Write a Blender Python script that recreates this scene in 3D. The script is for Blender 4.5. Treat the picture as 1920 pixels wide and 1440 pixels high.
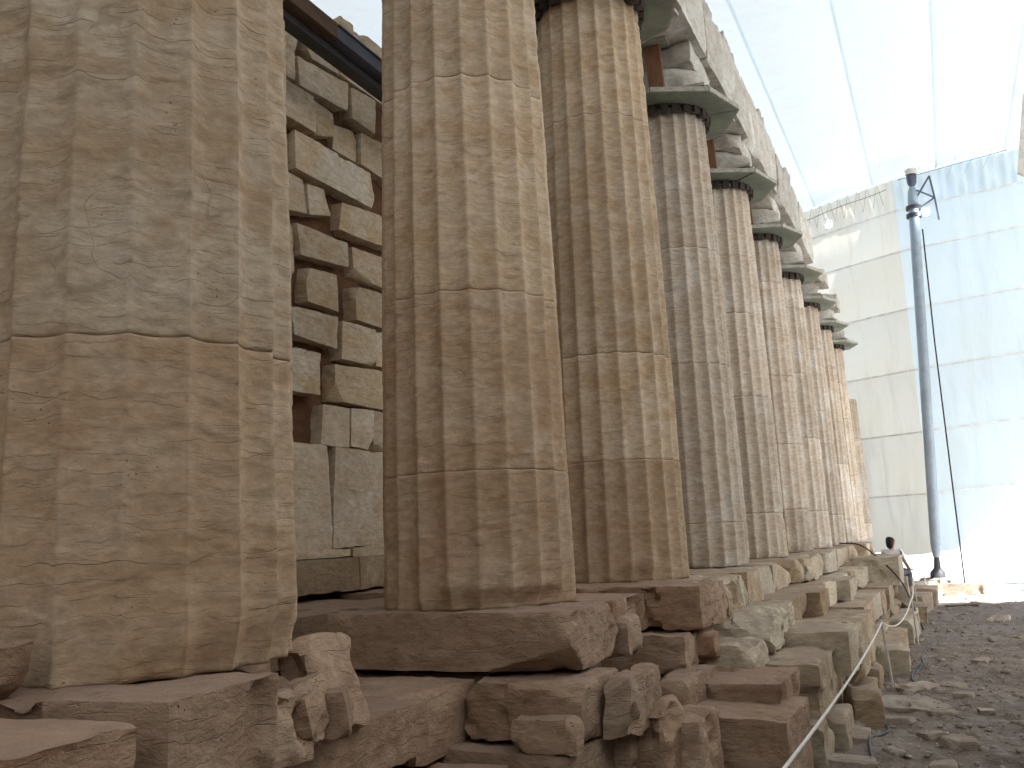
import bpy, bmesh, math, random
import numpy as np
from mathutils import Vector, Matrix

for o in list(bpy.data.objects): bpy.data.objects.remove(o)
C = bpy.context.scene.collection
R = math.radians
random.seed(7)

# ------------------------------------------------------------------ camera, light, exposure
scn = bpy.context.scene
cam_d = bpy.data.cameras.new('camera'); cam = bpy.data.objects.new('camera', cam_d); C.objects.link(cam)
YAW, PITCH, ROLL = 0.42335, 0.16707, -0.04452
cy_, sy_, cp_, sp_ = math.cos(YAW), math.sin(YAW), math.cos(PITCH), math.sin(PITCH)
fw = Vector((-sy_*cp_, cy_*cp_, sp_)); r0 = Vector((cy_, sy_, 0)); u0 = r0.cross(fw)
rt = r0*math.cos(ROLL) + u0*math.sin(ROLL); up = -r0*math.sin(ROLL) + u0*math.cos(ROLL)
M = Matrix((rt, up, -fw)).transposed().to_4x4(); M.translation = Vector((2.5633, 0.2404, 0.3479))
cam.matrix_world = M
cam_d.sensor_width = 36; cam_d.lens = 36*1764.05/1920
cam_d.clip_start = 0.05; cam_d.clip_end = 2000
scn.camera = cam

SUN_DIR = Vector((0.74, -0.30, 0.75)).normalized()          # towards the sun
w = bpy.data.worlds.new('World'); scn.world = w; w.use_nodes = True
wn = w.node_tree; bg = wn.nodes['Background']
sky = wn.nodes.new('ShaderNodeTexSky'); sky.sky_type = 'NISHITA'; sky.sun_disc = False
sky.sun_elevation = math.asin(SUN_DIR.z); sky.sun_rotation = math.atan2(SUN_DIR.x, SUN_DIR.y)
wn.links.new(sky.outputs[0], bg.inputs[0]); bg.inputs[1].default_value = 0.12
sun_d = bpy.data.lights.new('sun', 'SUN'); sun = bpy.data.objects.new('sun', sun_d); C.objects.link(sun)
sun_d.energy = 5.0; sun_d.angle = R(0.5); sun_d.color = (1, .98, .94)
sun.rotation_euler = SUN_DIR.to_track_quat('Z', 'Y').to_euler(); sun.location = (20, -10, 30)
vs = scn.view_settings; vs.view_transform = 'Standard'; vs.look = 'None'; vs.gamma = 1; vs.use_curve_mapping = False
scn.display_settings.display_device = 'sRGB'
vs.exposure = 2.22
scn.cycles.use_denoising = True
scn.cycles.max_bounces = 9; scn.cycles.diffuse_bounces = 6; scn.cycles.transmission_bounces = 4
scn.cycles.caustics_reflective = False; scn.cycles.caustics_refractive = False
scn.cycles.sample_clamp_indirect = 6

# ------------------------------------------------------------------ helpers
def tag(o, label=None, cat=None, group=None, kind='thing'):
    if label: o['label'] = label
    if cat: o['category'] = cat
    if group: o['group'] = group
    o['kind'] = kind
    return o
def thing(name, label, cat, loc=(0, 0, 0), group=None, rz=0):
    o = bpy.data.objects.new(name, None); C.objects.link(o); o.location = loc; o.rotation_euler = (0, 0, rz)
    o.empty_display_size = .1
    return tag(o, label, cat, group)
def link(name, me, m=None, parent=None, loc=None, rot=None, smooth=False):
    o = bpy.data.objects.new(name, me); C.objects.link(o)
    if m is not None and not me.materials: me.materials.append(m)
    if parent is not None: o.parent = parent
    if loc is not None: o.location = loc
    if rot is not None: o.rotation_euler = rot
    if smooth and len(me.polygons): me.polygons.foreach_set('use_smooth', [True]*len(me.polygons))
    return o
def npmesh(name, V, F):
    """V (n,3) array, F (m,4) or (m,3) int array"""
    me = bpy.data.meshes.new(name); V = np.asarray(V, np.float32); F = np.asarray(F, np.int32)
    k = F.shape[1]
    me.vertices.add(len(V)); me.vertices.foreach_set('co', V.ravel())
    me.loops.add(F.size); me.loops.foreach_set('vertex_index', F.ravel())
    me.polygons.add(len(F)); me.polygons.foreach_set('loop_start', np.arange(len(F), dtype=np.int32)*k)
    me.polygons.foreach_set('loop_total', np.full(len(F), k, np.int32))
    me.update(calc_edges=True); return me
class MB:
    def __init__(s): s.v = []; s.f = []
    def add(s, V, F):
        b = len(s.v); s.v += [tuple(map(float, q)) for q in V]; s.f += [tuple(int(i)+b for i in q) for q in F]; return s
    def hexa(s, P):   # 8 points: bottom 4 ccw, top 4 ccw
        return s.add(P, [(3, 2, 1, 0), (4, 5, 6, 7), (0, 1, 5, 4), (1, 2, 6, 5), (2, 3, 7, 6), (3, 0, 4, 7)])
    def box(s, lo, hi):
        x0, y0, z0 = lo; x1, y1, z1 = hi
        return s.hexa([(x0, y0, z0), (x1, y0, z0), (x1, y1, z0), (x0, y1, z0), (x0, y0, z1), (x1, y0, z1), (x1, y1, z1), (x0, y1, z1)])
    def bar(s, a, b, wx, wz, upv=(0, 0, 1)):
        a, b = Vector(a), Vector(b); d = (b-a).normalized(); upv = Vector(upv)
        if abs(d.dot(upv)) > .98: upv = Vector((1, 0, 0))
        x = d.cross(upv).normalized()*wx/2; z = x.cross(d).normalized()*wz/2
        P = [a-x-z, a+x-z, b+x-z, b-x-z, a-x+z, a+x+z, b+x+z, b-x+z]
        return s.hexa(P)
    def tube(s, pts, rad, n=8, cap=True):
        pts = [Vector(q) for q in pts]; rads = rad if isinstance(rad, (list, tuple)) else [rad]*len(pts)
        V = []; ref = Vector((.31, .17, .93))
        for i, q in enumerate(pts):
            t = (pts[min(i+1, len(pts)-1)]-pts[max(i-1, 0)])
            t = t.normalized() if t.length > 1e-9 else Vector((0, 0, 1))
            x = t.cross(ref).normalized(); y = t.cross(x)
            for k in range(n):
                a = 2*math.pi*k/n; V.append(q+(x*math.cos(a)+y*math.sin(a))*rads[i])
        F = [(i*n+k, i*n+(k+1) % n, (i+1)*n+(k+1) % n, (i+1)*n+k) for i in range(len(pts)-1) for k in range(n)]
        if cap: F += [tuple(range(n-1, -1, -1)), tuple((len(pts)-1)*n+k for k in range(n))]
        return s.add(V, F)
    def build(s, name, m, parent=None, smooth=False, bevel=0):
        me = bpy.data.meshes.new(name); me.from_pydata(s.v, [], s.f); me.update()
        bm = bmesh.new(); bm.from_mesh(me)
        bmesh.ops.recalc_face_normals(bm, faces=bm.faces)
        if bevel: bmesh.ops.bevel(bm, geom=bm.edges[:], offset=bevel, segments=1, affect='EDGES', clamp_overlap=True)
        bm.to_mesh(me); bm.free()
        o = link(name, me, m, parent)
        if smooth:
            me.polygons.foreach_set('use_smooth', [True]*len(me.polygons))
            try: me.set_sharp_from_angle(angle=R(40))
            except Exception: pass
        return o
def spline(pts, n=8):
    P = [Vector(q) for q in pts]; P = [P[0]*2-P[1]]+P+[P[-1]*2-P[-2]]; out = []
    for i in range(1, len(P)-2):
        for k in range(n):
            t = k/n; a, b, c, d = P[i-1:i+3]
            out.append(.5*((2*b)+(c-a)*t+(2*a-5*b+4*c-d)*t*t+(3*b-a-3*c+d)*t**3))
    return out+[P[-2]]

# numpy noise
def _hash(ix, iy, iz, seed):
    h = (ix*374761393 + iy*668265263 + iz*2147483647*3 + seed*1274126177) & 0xffffffff
    h = ((h ^ (h >> 13))*1274126177) & 0xffffffff
    h = ((h ^ (h >> 15))*2246822519) & 0xffffffff
    return ((h ^ (h >> 16)) & 0xffffff)/float(0xffffff)
def vnoise(P, seed=0):
    P = np.asarray(P, np.float64); I = np.floor(P).astype(np.int64); f = P-I; f = f*f*f*(f*(f*6-15)+10)
    x, y, z = I[:, 0], I[:, 1], I[:, 2]; r = 0
    for dx in (0, 1):
        wx = f[:, 0] if dx else 1-f[:, 0]
        for dy in (0, 1):
            wy = f[:, 1] if dy else 1-f[:, 1]
            for dz in (0, 1):
                wz = f[:, 2] if dz else 1-f[:, 2]
                r = r + wx*wy*wz*_hash(x+dx, y+dy, z+dz, seed)
    return r*2-1
def fbm(P, octv=4, seed=0, gain=.5):
    P = np.asarray(P, np.float64); a = 1; s = 0; t = 0
    for k in range(octv):
        s = s + a*vnoise(P+17.3*k, seed+k*31); t += a; a *= gain; P = P*2.03
    return s/t
def sstep(a, b, x): t = np.clip((x-a)/(b-a), 0, 1); return t*t*(3-2*t)

_boxcache = {}
def boxgrid(nx, ny, nz):
    key = (nx, ny, nz)
    if key in _boxcache: return _boxcache[key]
    quads = []
    def face(ax, val, n1, n2, flip):
        a, b = [i for i in range(3) if i != ax]
        I, J = np.meshgrid(np.arange(n1), np.arange(n2), indexing='ij'); I = I.ravel(); J = J.ravel()
        Q = np.zeros((len(I), 4, 3), int)
        for k, (di, dj) in enumerate(((0, 0), (1, 0), (1, 1), (0, 1))):
            Q[:, k, ax] = val; Q[:, k, a] = I+di; Q[:, k, b] = J+dj
        quads.append(Q[:, ::-1] if flip else Q)
    face(0, 0, ny, nz, True); face(0, nx, ny, nz, False)
    face(1, 0, nx, nz, False); face(1, ny, nx, nz, True)
    face(2, 0, nx, ny, True); face(2, nz, nx, ny, False)
    Q = np.concatenate(quads).reshape(-1, 3)
    U, inv = np.unique(Q, axis=0, return_inverse=True)
    r = (U/np.array([nx, ny, nz], float), inv.reshape(-1, 4)); _boxcache[key] = r; return r

def rock(size, res=.05, seed=0, rnd=.03, amp=.012, cuts=3, cutdepth=.12, warp=None, fiss=.0):
    """worn stone block of the given size, centred at the origin"""
    rng = np.random.default_rng(seed+1000); s = np.array(size, float)
    n = [int(np.clip(round(q/res), 3, 60)) for q in s]
    U, F = boxgrid(*n); P = (U-.5)*s
    off = rng.uniform(-50, 50, 3)
    W = P+off
    en = fbm(W*3.1, 3, seed+3)
    rr = np.clip(rnd*(.2+1.0*sstep(.10, .5, en)), .005, s.min()*.40)[:, None]
    inner = np.clip(P, -(s/2-rr), s/2-rr); d = P-inner; L = np.linalg.norm(d, axis=1, keepdims=True)
    nrm = d/np.maximum(L, 1e-9); P = inner+nrm*rr
    W = P+off
    h = fbm(W*1.8, 2, seed+1)*amp*.8 + fbm(W*6.5, 3, seed)*amp*.8 + fbm(W*20, 2, seed+9)*amp*.45
    h = h - amp*2.2*sstep(.22, .5, fbm(W*4.2, 3, seed+31))
    if fiss:
        q = W[:, 2]*9 + 1.3*fbm(W*3, 2, seed+5); fr = q-np.floor(q)
        h = h + fiss*(.5-fr)*sstep(-.2, .4, fbm(W*1.7, 2, seed+6))
    P = P+nrm*h[:, None]
    for k in range(cuts):                       # broken-off corners and edges
        sg = rng.choice([-1, 1], 3); ty = rng.integers(0, 3)
        if ty == 0: nv = sg*np.array([rng.uniform(.4, 1), rng.uniform(.4, 1), rng.uniform(.1, .7)])
        elif ty == 1: nv = sg*np.array([rng.uniform(.1, .3), rng.uniform(.5, 1), rng.uniform(.4, .9)])
        else: nv = sg*np.array([rng.uniform(.5, 1), rng.uniform(.1, .3), rng.uniform(.4, .9)])
        nv = nv/np.linalg.norm(nv); mx = np.abs(nv*s/2).sum()
        dd = mx-min(cutdepth, .28*mx)*rng.uniform(.35, 1.1)
        t = P@nv-dd + 1.1*amp*fbm(P*7+off, 3, seed+40+k)
        m = t > 0
        P[m] -= nv*(t[m]*.97)[:, None]
    if warp is not None: P = warp(P, s)
    me = npmesh('rock', P, F); me.polygons.foreach_set('use_smooth', [True]*len(me.polygons)); me.set_sharp_from_angle(angle=R(30)); return me

# ------------------------------------------------------------------ materials
def newmat(name):
    m = bpy.data.materials.new(name); m.use_nodes = True; nt = m.node_tree
    b = nt.nodes['Principled BSDF']; return m, nt, b
class NB:
    def __init__(s, nt): s.nt = nt
    def n(s, t, ins=None, **pr):
        nd = s.nt.nodes.new(t)
        for k, v in pr.items(): setattr(nd, k, v)
        for k, v in (ins or {}).items():
            if isinstance(v, bpy.types.NodeSocket): s.nt.links.new(v, nd.inputs[k])
            else: nd.inputs[k].default_value = v
        return nd
    def math(s, op, a, b=0., c=0., clamp=False):
        nd = s.n('ShaderNodeMath', {0: a, 1: b, 2: c}, operation=op); nd.use_clamp = clamp; return nd.outputs[0]
    def noise(s, vec, scale, detail=4, rough=.55, dist=0):
        return s.n('ShaderNodeTexNoise', {'Vector': vec, 'Scale': scale, 'Detail': detail, 'Roughness': rough, 'Distortion': dist}).outputs[0]
    def vmul(s, vec, v): return s.n('ShaderNodeVectorMath', {0: vec, 1: v}, operation='MULTIPLY').outputs[0]
    def vadd(s, vec, v): return s.n('ShaderNodeVectorMath', {0: vec, 1: v}, operation='ADD').outputs[0]
    def mix(s, f, a, b, blend='MIX'):
        nd = s.n('ShaderNodeMix', data_type='RGBA', blend_type=blend)
        for k, v in ((0, f), (6, a), (7, b)):
            if isinstance(v, bpy.types.NodeSocket): s.nt.links.new(v, nd.inputs[k])
            else: nd.inputs[k].default_value = (tuple(v)+(1,) if k > 0 and len(v) == 3 else v)
        return nd.outputs[2]
    def ramp(s, f, lo, hi):   # smoothstep
        nd = s.n('ShaderNodeMapRange', {0: f, 1: lo, 2: hi, 3: 0., 4: 1.}, interpolation_type='SMOOTHSTEP'); return nd.outputs[0]

def limestone(name, ochre=(.44, .315, .20), tan=(.535, .425, .315), pale=(.62, .525, .415), red=(.43, .29, .195),
              fiss=1., ochre_amt=.5, red_amt=.25, pale_amt=.4, dust=0., dustcol=(.33, .235, .18), bump=.45, crackdark=.7, varpale=0.):
    m, nt, b = newmat(name); g = NB(nt)
    tc = g.n('ShaderNodeTexCoord').outputs['Object']
    oi = g.n('ShaderNodeObjectInfo').outputs['Random']
    off = g.n('ShaderNodeCombineXYZ', {0: g.math('MULTIPLY', oi, 37.), 1: g.math('MULTIPLY', oi, 91.), 2: g.math('MULTIPLY', oi, 13.)}).outputs[0]
    p = g.vadd(tc, off)
    flat = g.vmul(p, (1, 1, 2.0))
    n1 = g.noise(p, 1.1, 4, .6); n2 = g.noise(flat, 3.0, 5, .65, .4); n3 = g.noise(p, 2.3, 5, .6, .3); n4 = g.noise(flat, 14, 4, .7)
    col = g.mix(g.ramp(n2, .38, .66), tan, ochre)
    col = g.mix(g.math('MULTIPLY', g.ramp(n1, .40, .68), ochre_amt*1.4, clamp=True), col, ochre)
    col = g.mix(g.math('MULTIPLY', g.ramp(g.noise(p, 1.7, 5, .65, .5), .48, .72), pale_amt*1.6, clamp=True), col, pale)
    col = g.mix(g.math('MULTIPLY', g.ramp(n3, .55, .74), red_amt*1.5, clamp=True), col, red)
    if varpale: col = g.mix(g.math('MULTIPLY', g.ramp(g.math('FRACT', g.math('MULTIPLY', oi, 7.31)), .35, .95), varpale), col, pale)
    fine = g.ramp(n4, .25, .75)
    col = g.mix(1., col, g.mix(fine, (.80, .79, .77), (1.14, 1.14, 1.14)), 'MULTIPLY')
    tone = g.math('ADD', .86, g.math('MULTIPLY', oi, .26))
    col = g.mix(1., col, g.n('ShaderNodeCombineColor', {0: tone, 1: tone, 2: tone}).outputs[0], 'MULTIPLY')
    # fissures: near-level bedding cracks broken into dashes, plus a few wandering ones
    z = g.n('ShaderNodeSeparateXYZ', {0: p}).outputs[2]
    def bed(k, amp, nsc, wd, msc, mlo, mhi):
        q = g.math('ADD', g.math('MULTIPLY', z, k), g.math('MULTIPLY', g.noise(g.vmul(p, (1, 1, .6)), nsc, 4, .55), amp))
        fr = g.math('FRACT', q)
        l = g.math('SUBTRACT', 1., g.ramp(g.math('ABSOLUTE', g.math('SUBTRACT', fr, .5)), wd*.3, wd))
        mk = g.ramp(g.noise(g.vmul(p, (1, 1, 2.)), msc, 2, .5), mlo, mhi)
        return g.math('MULTIPLY', l, mk), fr, mk
    c1, f1, m1 = bed(6., 1.1, 2.6, .014, 3.4, .50, .60)
    c2, f2, m2 = bed(19., 2.4, 4., .036, 6.5, .50, .60)
    c4, f4, m4 = bed(41., 3.2, 5., .07, 11., .52, .60)
    n = g.noise(g.vmul(p, (1, 1, .8)), 1.1, 4, .5, .15)
    c3 = g.math('MULTIPLY', g.math('SUBTRACT', 1., g.ramp(g.math('ABSOLUTE', g.math('SUBTRACT', n, .5)), .001, .0035)), g.ramp(g.noise(p, 1.7, 2), .56, .62))
    cr = g.math('MAXIMUM', c1, g.math('MAXIMUM', g.math('MULTIPLY', c2, .7), g.math('MAXIMUM', g.math('MULTIPLY', c3, .35), g.math('MULTIPLY', c4, .45))))
    cr = g.math('MULTIPLY', cr, fiss, clamp=True)
    col = g.mix(g.math('MULTIPLY', cr, crackdark), col, (.05, .035, .022))
    # small pits
    vo = g.n('ShaderNodeTexVoronoi', {'Vector': p, 'Scale': 38.}, feature='F1').outputs[0]
    pit = g.math('MULTIPLY', g.math('SUBTRACT', 1., g.ramp(vo, .05, .22)), g.ramp(g.noise(p, 5., 3), .56, .66))
    col = g.mix(g.math('MULTIPLY', pit, .55), col, (.07, .05, .035))
    if dust:
        nz = g.n('ShaderNodeSeparateXYZ', {0: g.n('ShaderNodeNewGeometry').outputs['Normal']}).outputs[2]
        df = g.math('MULTIPLY', g.ramp(nz, .55, .9), g.math('MULTIPLY', dust, g.ramp(g.noise(p, 3., 4), .25, .55)))
        dc = g.mix(g.noise(p, 9., 4, .7), tuple(x*.8 for x in dustcol), tuple(x*1.15 for x in dustcol))
        col = g.mix(df, col, dc)
    nt.links.new(col, b.inputs['Base Color'])
    b.inputs['Roughness'].default_value = .92; b.inputs['Specular IOR Level'].default_value = .15
    # relief
    def led(fr, mk, c): return g.math('MULTIPLY', g.math('MULTIPLY', g.math('SUBTRACT', 1., g.math('FRACT', g.math('ADD', fr, .5))), mk), c*fiss)
    h = g.math('ADD', g.math('MULTIPLY', n2, .30), g.math('MULTIPLY', n4, .30))
    h = g.math('ADD', h, g.math('ADD', led(f1, m1, .35), led(f2, m2, .18)))
    h = g.math('SUBTRACT', h, g.math('MULTIPLY', cr, .45)); h = g.math('SUBTRACT', h, g.math('MULTIPLY', pit, .3))
    h = g.math('ADD', h, g.math('MULTIPLY', g.noise(p, 60., 3, .6), .10))
    bp = g.n('ShaderNodeBump', {'Height': h, 'Strength': bump, 'Distance': .04})
    nt.links.new(bp.outputs[0], b.inputs['Normal'])
    return m

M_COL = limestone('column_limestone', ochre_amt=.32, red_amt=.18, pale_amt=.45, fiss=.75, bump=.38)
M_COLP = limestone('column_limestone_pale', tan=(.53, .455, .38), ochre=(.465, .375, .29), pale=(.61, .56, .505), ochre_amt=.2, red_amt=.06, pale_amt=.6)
M_WALL = limestone('wall_limestone', tan=(.58, .49, .39), ochre=(.49, .375, .235), pale=(.60, .57, .51), ochre_amt=.35, red_amt=.15, pale_amt=.5, fiss=.8)
M_WALLP = limestone('wall_limestone_pale', tan=(.56, .48, .385), ochre=(.50, .39, .27), pale=(.64, .575, .49), ochre_amt=.15, red_amt=.04, pale_amt=.5, fiss=.6, bump=.35)
M_CORE = limestone('rubble_core', tan=(.16, .085, .05), ochre=(.12, .06, .035), pale=(.20, .12, .08), red=(.17, .075, .04), fiss=.6, pale_amt=.15)
M_STEP = limestone('step_limestone', tan=(.39, .305, .21), ochre=(.31, .22, .14), pale=(.53, .48, .39), red=(.30, .18, .12), ochre_amt=.4, red_amt=.3, pale_amt=.5, dust=.75, dustcol=(.26, .20, .155), varpale=.65, fiss=.4, bump=.7)
M_STEPD = limestone('step_limestone_brown', tan=(.345, .235, .165), ochre=(.285, .185, .12), pale=(.45, .35, .265), red=(.27, .145, .09), ochre_amt=.4, red_amt=.45, pale_amt=.35, dust=.7, dustcol=(.245, .17, .13), varpale=.25, fiss=.35, bump=.8)  # darker, browner step stone for the blocks nearest the camera
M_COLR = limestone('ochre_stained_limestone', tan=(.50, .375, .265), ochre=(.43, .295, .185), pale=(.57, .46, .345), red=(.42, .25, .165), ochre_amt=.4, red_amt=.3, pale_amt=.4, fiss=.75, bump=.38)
M_ARCH = limestone('architrave_limestone', tan=(.43, .415, .38), ochre=(.36, .32, .27), pale=(.52, .515, .49), ochre_amt=.15, red_amt=.08, pale_amt=.7, fiss=.5)
M_SOIL_STONE = limestone('field_stone', tan=(.36, .31, .26), ochre=(.26, .20, .15), pale=(.50, .47, .43), red=(.25, .17, .13), ochre_amt=.3, red_amt=.15, pale_amt=.6, dust=.35, dustcol=(.16, .125, .10))

def plain(name, col, rough=.6, metal=0., var=.25, scale=6., bump=0., spec=.3, stretch=(1, 1, 1), col2=None):
    m, nt, b = newmat(name); g = NB(nt)
    tc = g.vmul(g.n('ShaderNodeTexCoord').outputs['Object'], stretch)
    n = g.noise(tc, scale, 5, .65, .2)
    c2 = col2 or tuple(x*(1-var) for x in col)
    c = g.mix(g.ramp(n, .35, .68), col, c2)
    n2 = g.noise(tc, scale*7, 3, .6)
    c = g.mix(1., c, g.mix(n2, (.85, .85, .85), (1.15, 1.15, 1.15)), 'MULTIPLY')
    nt.links.new(c, b.inputs['Base Color']); b.inputs['Roughness'].default_value = rough; b.inputs['Metallic'].default_value = metal
    b.inputs['Specular IOR Level'].default_value = spec
    if bump:
        bp = g.n('ShaderNodeBump', {'Height': n2, 'Strength': bump, 'Distance': .01}); nt.links.new(bp.outputs[0], b.inputs['Normal'])
    return m
M_PLY = plain('painted_plywood', (.22, .25, .20), .7, var=.3, scale=5, bump=.2)
M_PLANK = plain('weathered_plank', (.38, .36, .31), .8, var=.35, scale=4, bump=.3, stretch=(1, 6, 6))
M_PROP = plain('orange_brown_timber', (.21, .105, .055), .75, var=.35, scale=5, bump=.3, stretch=(5, 5, 1))
M_WEDGE = plain('dark_wedge_timber', (.075, .058, .05), .85, var=.4, scale=9)
M_DARKSTEEL = plain('dark_painted_steel', (.045, .045, .05), .55, var=.3, scale=3)
M_RUSTBEAM = plain('brown_beam_timber', (.12, .075, .05), .8, var=.35, scale=4, stretch=(5, 1, 5))
M_BLUESTEEL = plain('blue_grey_steel', (.075, .085, .115), .5, var=.2, scale=3)
M_POLE = plain('grey_blue_pole_paint', (.25, .30, .355), .38, var=.18, scale=2.5, spec=.5)
M_GALV = plain('galvanised_steel', (.38, .40, .43), .45, metal=.4, var=.3, scale=8)
M_ORANGE = plain('red_oxide_steel', (.42, .15, .08), .6, var=.2)
M_CABLE = plain('black_cable_sheath', (.02, .02, .022), .55, var=.2)
M_HOSE = plain('grey_cable_sheath', (.07, .07, .08), .6, var=.3)
M_ROPE = plain('white_rope', (.75, .71, .66), .85, var=.2, scale=40, bump=.5)
M_POST = plain('white_post_paint', (.62, .58, .54), .6, var=.35, scale=10)
M_MOSS = plain('dry_moss', (.17, .14, .045), .95, var=.5, scale=20)
M_SEAM = plain('webbing_strap', (.80, .78, .73), .85, var=.3, scale=4)
M_LACE = plain('lacing_cord', (.30, .27, .23), .8, var=.2)
M_SHIRT = plain('white_cotton', (.82, .82, .84), .85, var=.06, scale=8)
M_HAIR = plain('dark_hair', (.018, .013, .011), .5, var=.4, scale=30)
M_SKIN = plain('skin', (.45, .27, .19), .55, var=.1)
M_DENIM = plain('grey_trousers', (.16, .16, .18), .9, var=.3, scale=20)
M_CERAMIC = plain('pale_plaster', (.62, .58, .52), .8, var=.2)

def fabric(name, col, trans, refl, stain=.25):
    m, nt, b = newmat(name); g = NB(nt); nt.nodes.remove(b)
    out = nt.nodes['Material Output']
    tc = g.n('ShaderNodeTexCoord').outputs['Object']
    n = g.noise(g.vmul(tc, (1.6, 1.6, .16)), 1.5, 5, .65, .3); n2 = g.noise(tc, .45, 3, .5)
    n3 = g.noise(g.vmul(tc, (5, 5, .5)), 2., 4, .7)
    s = g.math('MULTIPLY', g.ramp(n, .45, .75), stain)
    s = g.math('ADD', s, g.math('MULTIPLY', g.ramp(n3, .58, .78), stain*.5), clamp=True)
    c = g.mix(s, col, (col[0]*.62, col[1]*.58, col[2]*.50))
    c = g.mix(g.ramp(n2, .35, .7), c, g.mix(.5, c, (col[0], col[1]*.95, col[2]*.84)))
    ct = g.mix(1., c, (trans,)*3, 'MULTIPLY'); cd = g.mix(1., c, (refl,)*3, 'MULTIPLY')
    bp = g.n('ShaderNodeBump', {'Height': g.noise(g.vmul(tc, (1, 1, .4)), 2.2, 3, .5), 'Strength': .25, 'Distance': .15}).outputs[0]
    t = g.n('ShaderNodeBsdfTranslucent', {'Color': ct, 'Normal': bp}); d = g.n('ShaderNodeBsdfDiffuse', {'Color': cd, 'Normal': bp})
    a = g.n('ShaderNodeAddShader', {0: t.outputs[0], 1: d.outputs[0]})
    nt.links.new(a.outputs[0], out.inputs[0]); return m
M_ROOF = fabric('tent_roof_membrane', (.86, .945, 1.), .103, .48, .10)
M_ROOFS = fabric('tent_roof_seam', (.80, .93, 1.), .88, .05, .05)
M_TENTW = fabric('tent_wall_membrane', (1., .965, .85), .20, .46, .40)
M_TENTB = fabric('tent_wall_membrane_cool', (.83, .945, 1.), .215, .46, .28)
M_TENTS = fabric('tent_side_membrane', (.95, .96, .97), .05, .30, .20)
M_TENTL = fabric('tent_side_membrane_light', (.97, .97, .95), .26, .45, .15)  # brighter cloth for unseen panels, chosen to light the columns from the side
M_LIGHTBLOCK = fabric('added_light_blocker', (.30, .30, .27), .0, .30, .3)  # opaque panels added out of view to hold light off the near stone

def emis(name, col, st):
    m, nt, b = newmat(name); b.inputs['Base Color'].default_value = (.8, .8, .8, 1)
    b.inputs['Emission Color'].default_value = (*col, 1); b.inputs['Emission Strength'].default_value = st; return m
M_LAMP = emis('lit_lamp_glass', (.75, .88, 1.), 9.)

def soil():
    m, nt, b = newmat('soil_and_chips'); g = NB(nt)
    tc = g.n('ShaderNodeTexCoord').outputs['Object']
    s = g.n('ShaderNodeSeparateXYZ', {0: tc})
    n1 = g.noise(tc, .8, 5, .6, .4); n2 = g.noise(tc, 5., 6, .7, .2); n3 = g.noise(tc, 26., 4, .7)
    col = g.mix(g.ramp(n1, .35, .65), (.115, .085, .066), (.175, .135, .108))
    col = g.mix(g.ramp(n2, .5, .72), col, (.24, .195, .16))
    col = g.mix(g.ramp(n2, .30, .42), (.075, .055, .043), col)
    vo = g.n('ShaderNodeTexVoronoi', {'Vector': tc, 'Scale': 17.}, feature='F1')
    chip = g.math('MULTIPLY', g.math('SUBTRACT', 1., g.ramp(vo.outputs[0], .16, .27)), g.ramp(g.noise(tc, 2.6, 4, .7), .46, .60))
    col = g.mix(g.math('MULTIPLY', chip, .8), col, (.42, .39, .36))
    col = g.mix(1., col, g.mix(n3, (.65, .65, .65), (1.35, 1.35, 1.35)), 'MULTIPLY')
    # sunlit far ground put into the colour: paler beyond the soil, ragged edge
    yy = g.math('ADD', s.outputs[1], g.math('MULTIPLY', g.math('SUBTRACT', n1, .5), 5.))
    sunlit_pale = g.mix(g.ramp(n2, .45, .7), (.56, .53, .49), (.42, .37, .31))
    col = g.mix(g.ramp(yy, 21.2, 23.2), col, sunlit_pale)
    nt.links.new(col, b.inputs['Base Color']); b.inputs['Roughness'].default_value = .72; b.inputs['Specular IOR Level'].default_value = .3
    h = g.math('ADD', g.math('MULTIPLY', n2, .8), g.math('ADD', g.math('MULTIPLY', n3, .4), g.math('MULTIPLY', chip, .35)))
    bp = g.n('ShaderNodeBump', {'Height': h, 'Strength': 1., 'Distance': .06}); nt.links.new(bp.outputs[0], b.inputs['Normal'])
    return m
M_SOIL = soil()

# ------------------------------------------------------------------ ground
def axis(segs):
    a = []
    for lo, hi, st in segs: a += list(np.arange(lo, hi-1e-6, st))
    return np.array(a+[segs[-1][1]])
def ground_z(X, Y):
    P = np.stack([X, Y, np.zeros_like(X)], 1)
    far = sstep(18, 30, Y)
    near = (1-sstep(6, 12, np.abs(X-3)))*(1-sstep(30, 40, np.abs(Y-14)))
    z = -1.30-.08*far + fbm(P*.35, 2, 5)*.05
    z = z + near*(fbm(P*1.6, 4, 11)*.05 + np.maximum(fbm(P*7, 3, 21)-.05, 0)*.06 + fbm(P*19, 2, 22)*.009)
    return z + .035*np.maximum(Y-45, 0) + sstep(12, 60, X)*4
xs = axis([(-400, -40, 60), (-40, -4, 4), (-4, .8, .4), (.8, 5.2, .035), (5.2, 12, .3), (12, 60, 4), (60, 400, 60)])
ys = axis([(-400, -40, 60), (-40, 1, 3), (1, 5, .15), (5, 15, .035), (15, 32, .11), (32, 80, 2), (80, 500, 60)])
GX, GY = np.meshgrid(xs, ys, indexing='ij'); nX, nY = GX.shape
GV = np.stack([GX.ravel(), GY.ravel(), ground_z(GX.ravel(), GY.ravel())], 1)
I, J = np.meshgrid(np.arange(nX-1), np.arange(nY-1), indexing='ij'); I = I.ravel()*nY+J.ravel()
gnd = link('ground', npmesh('ground', GV, np.stack([I, I+nY, I+nY+1, I+1], 1)), M_SOIL, smooth=True)
tag(gnd, 'brown stony earth path beside the temple steps', None, None, 'structure')

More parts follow.
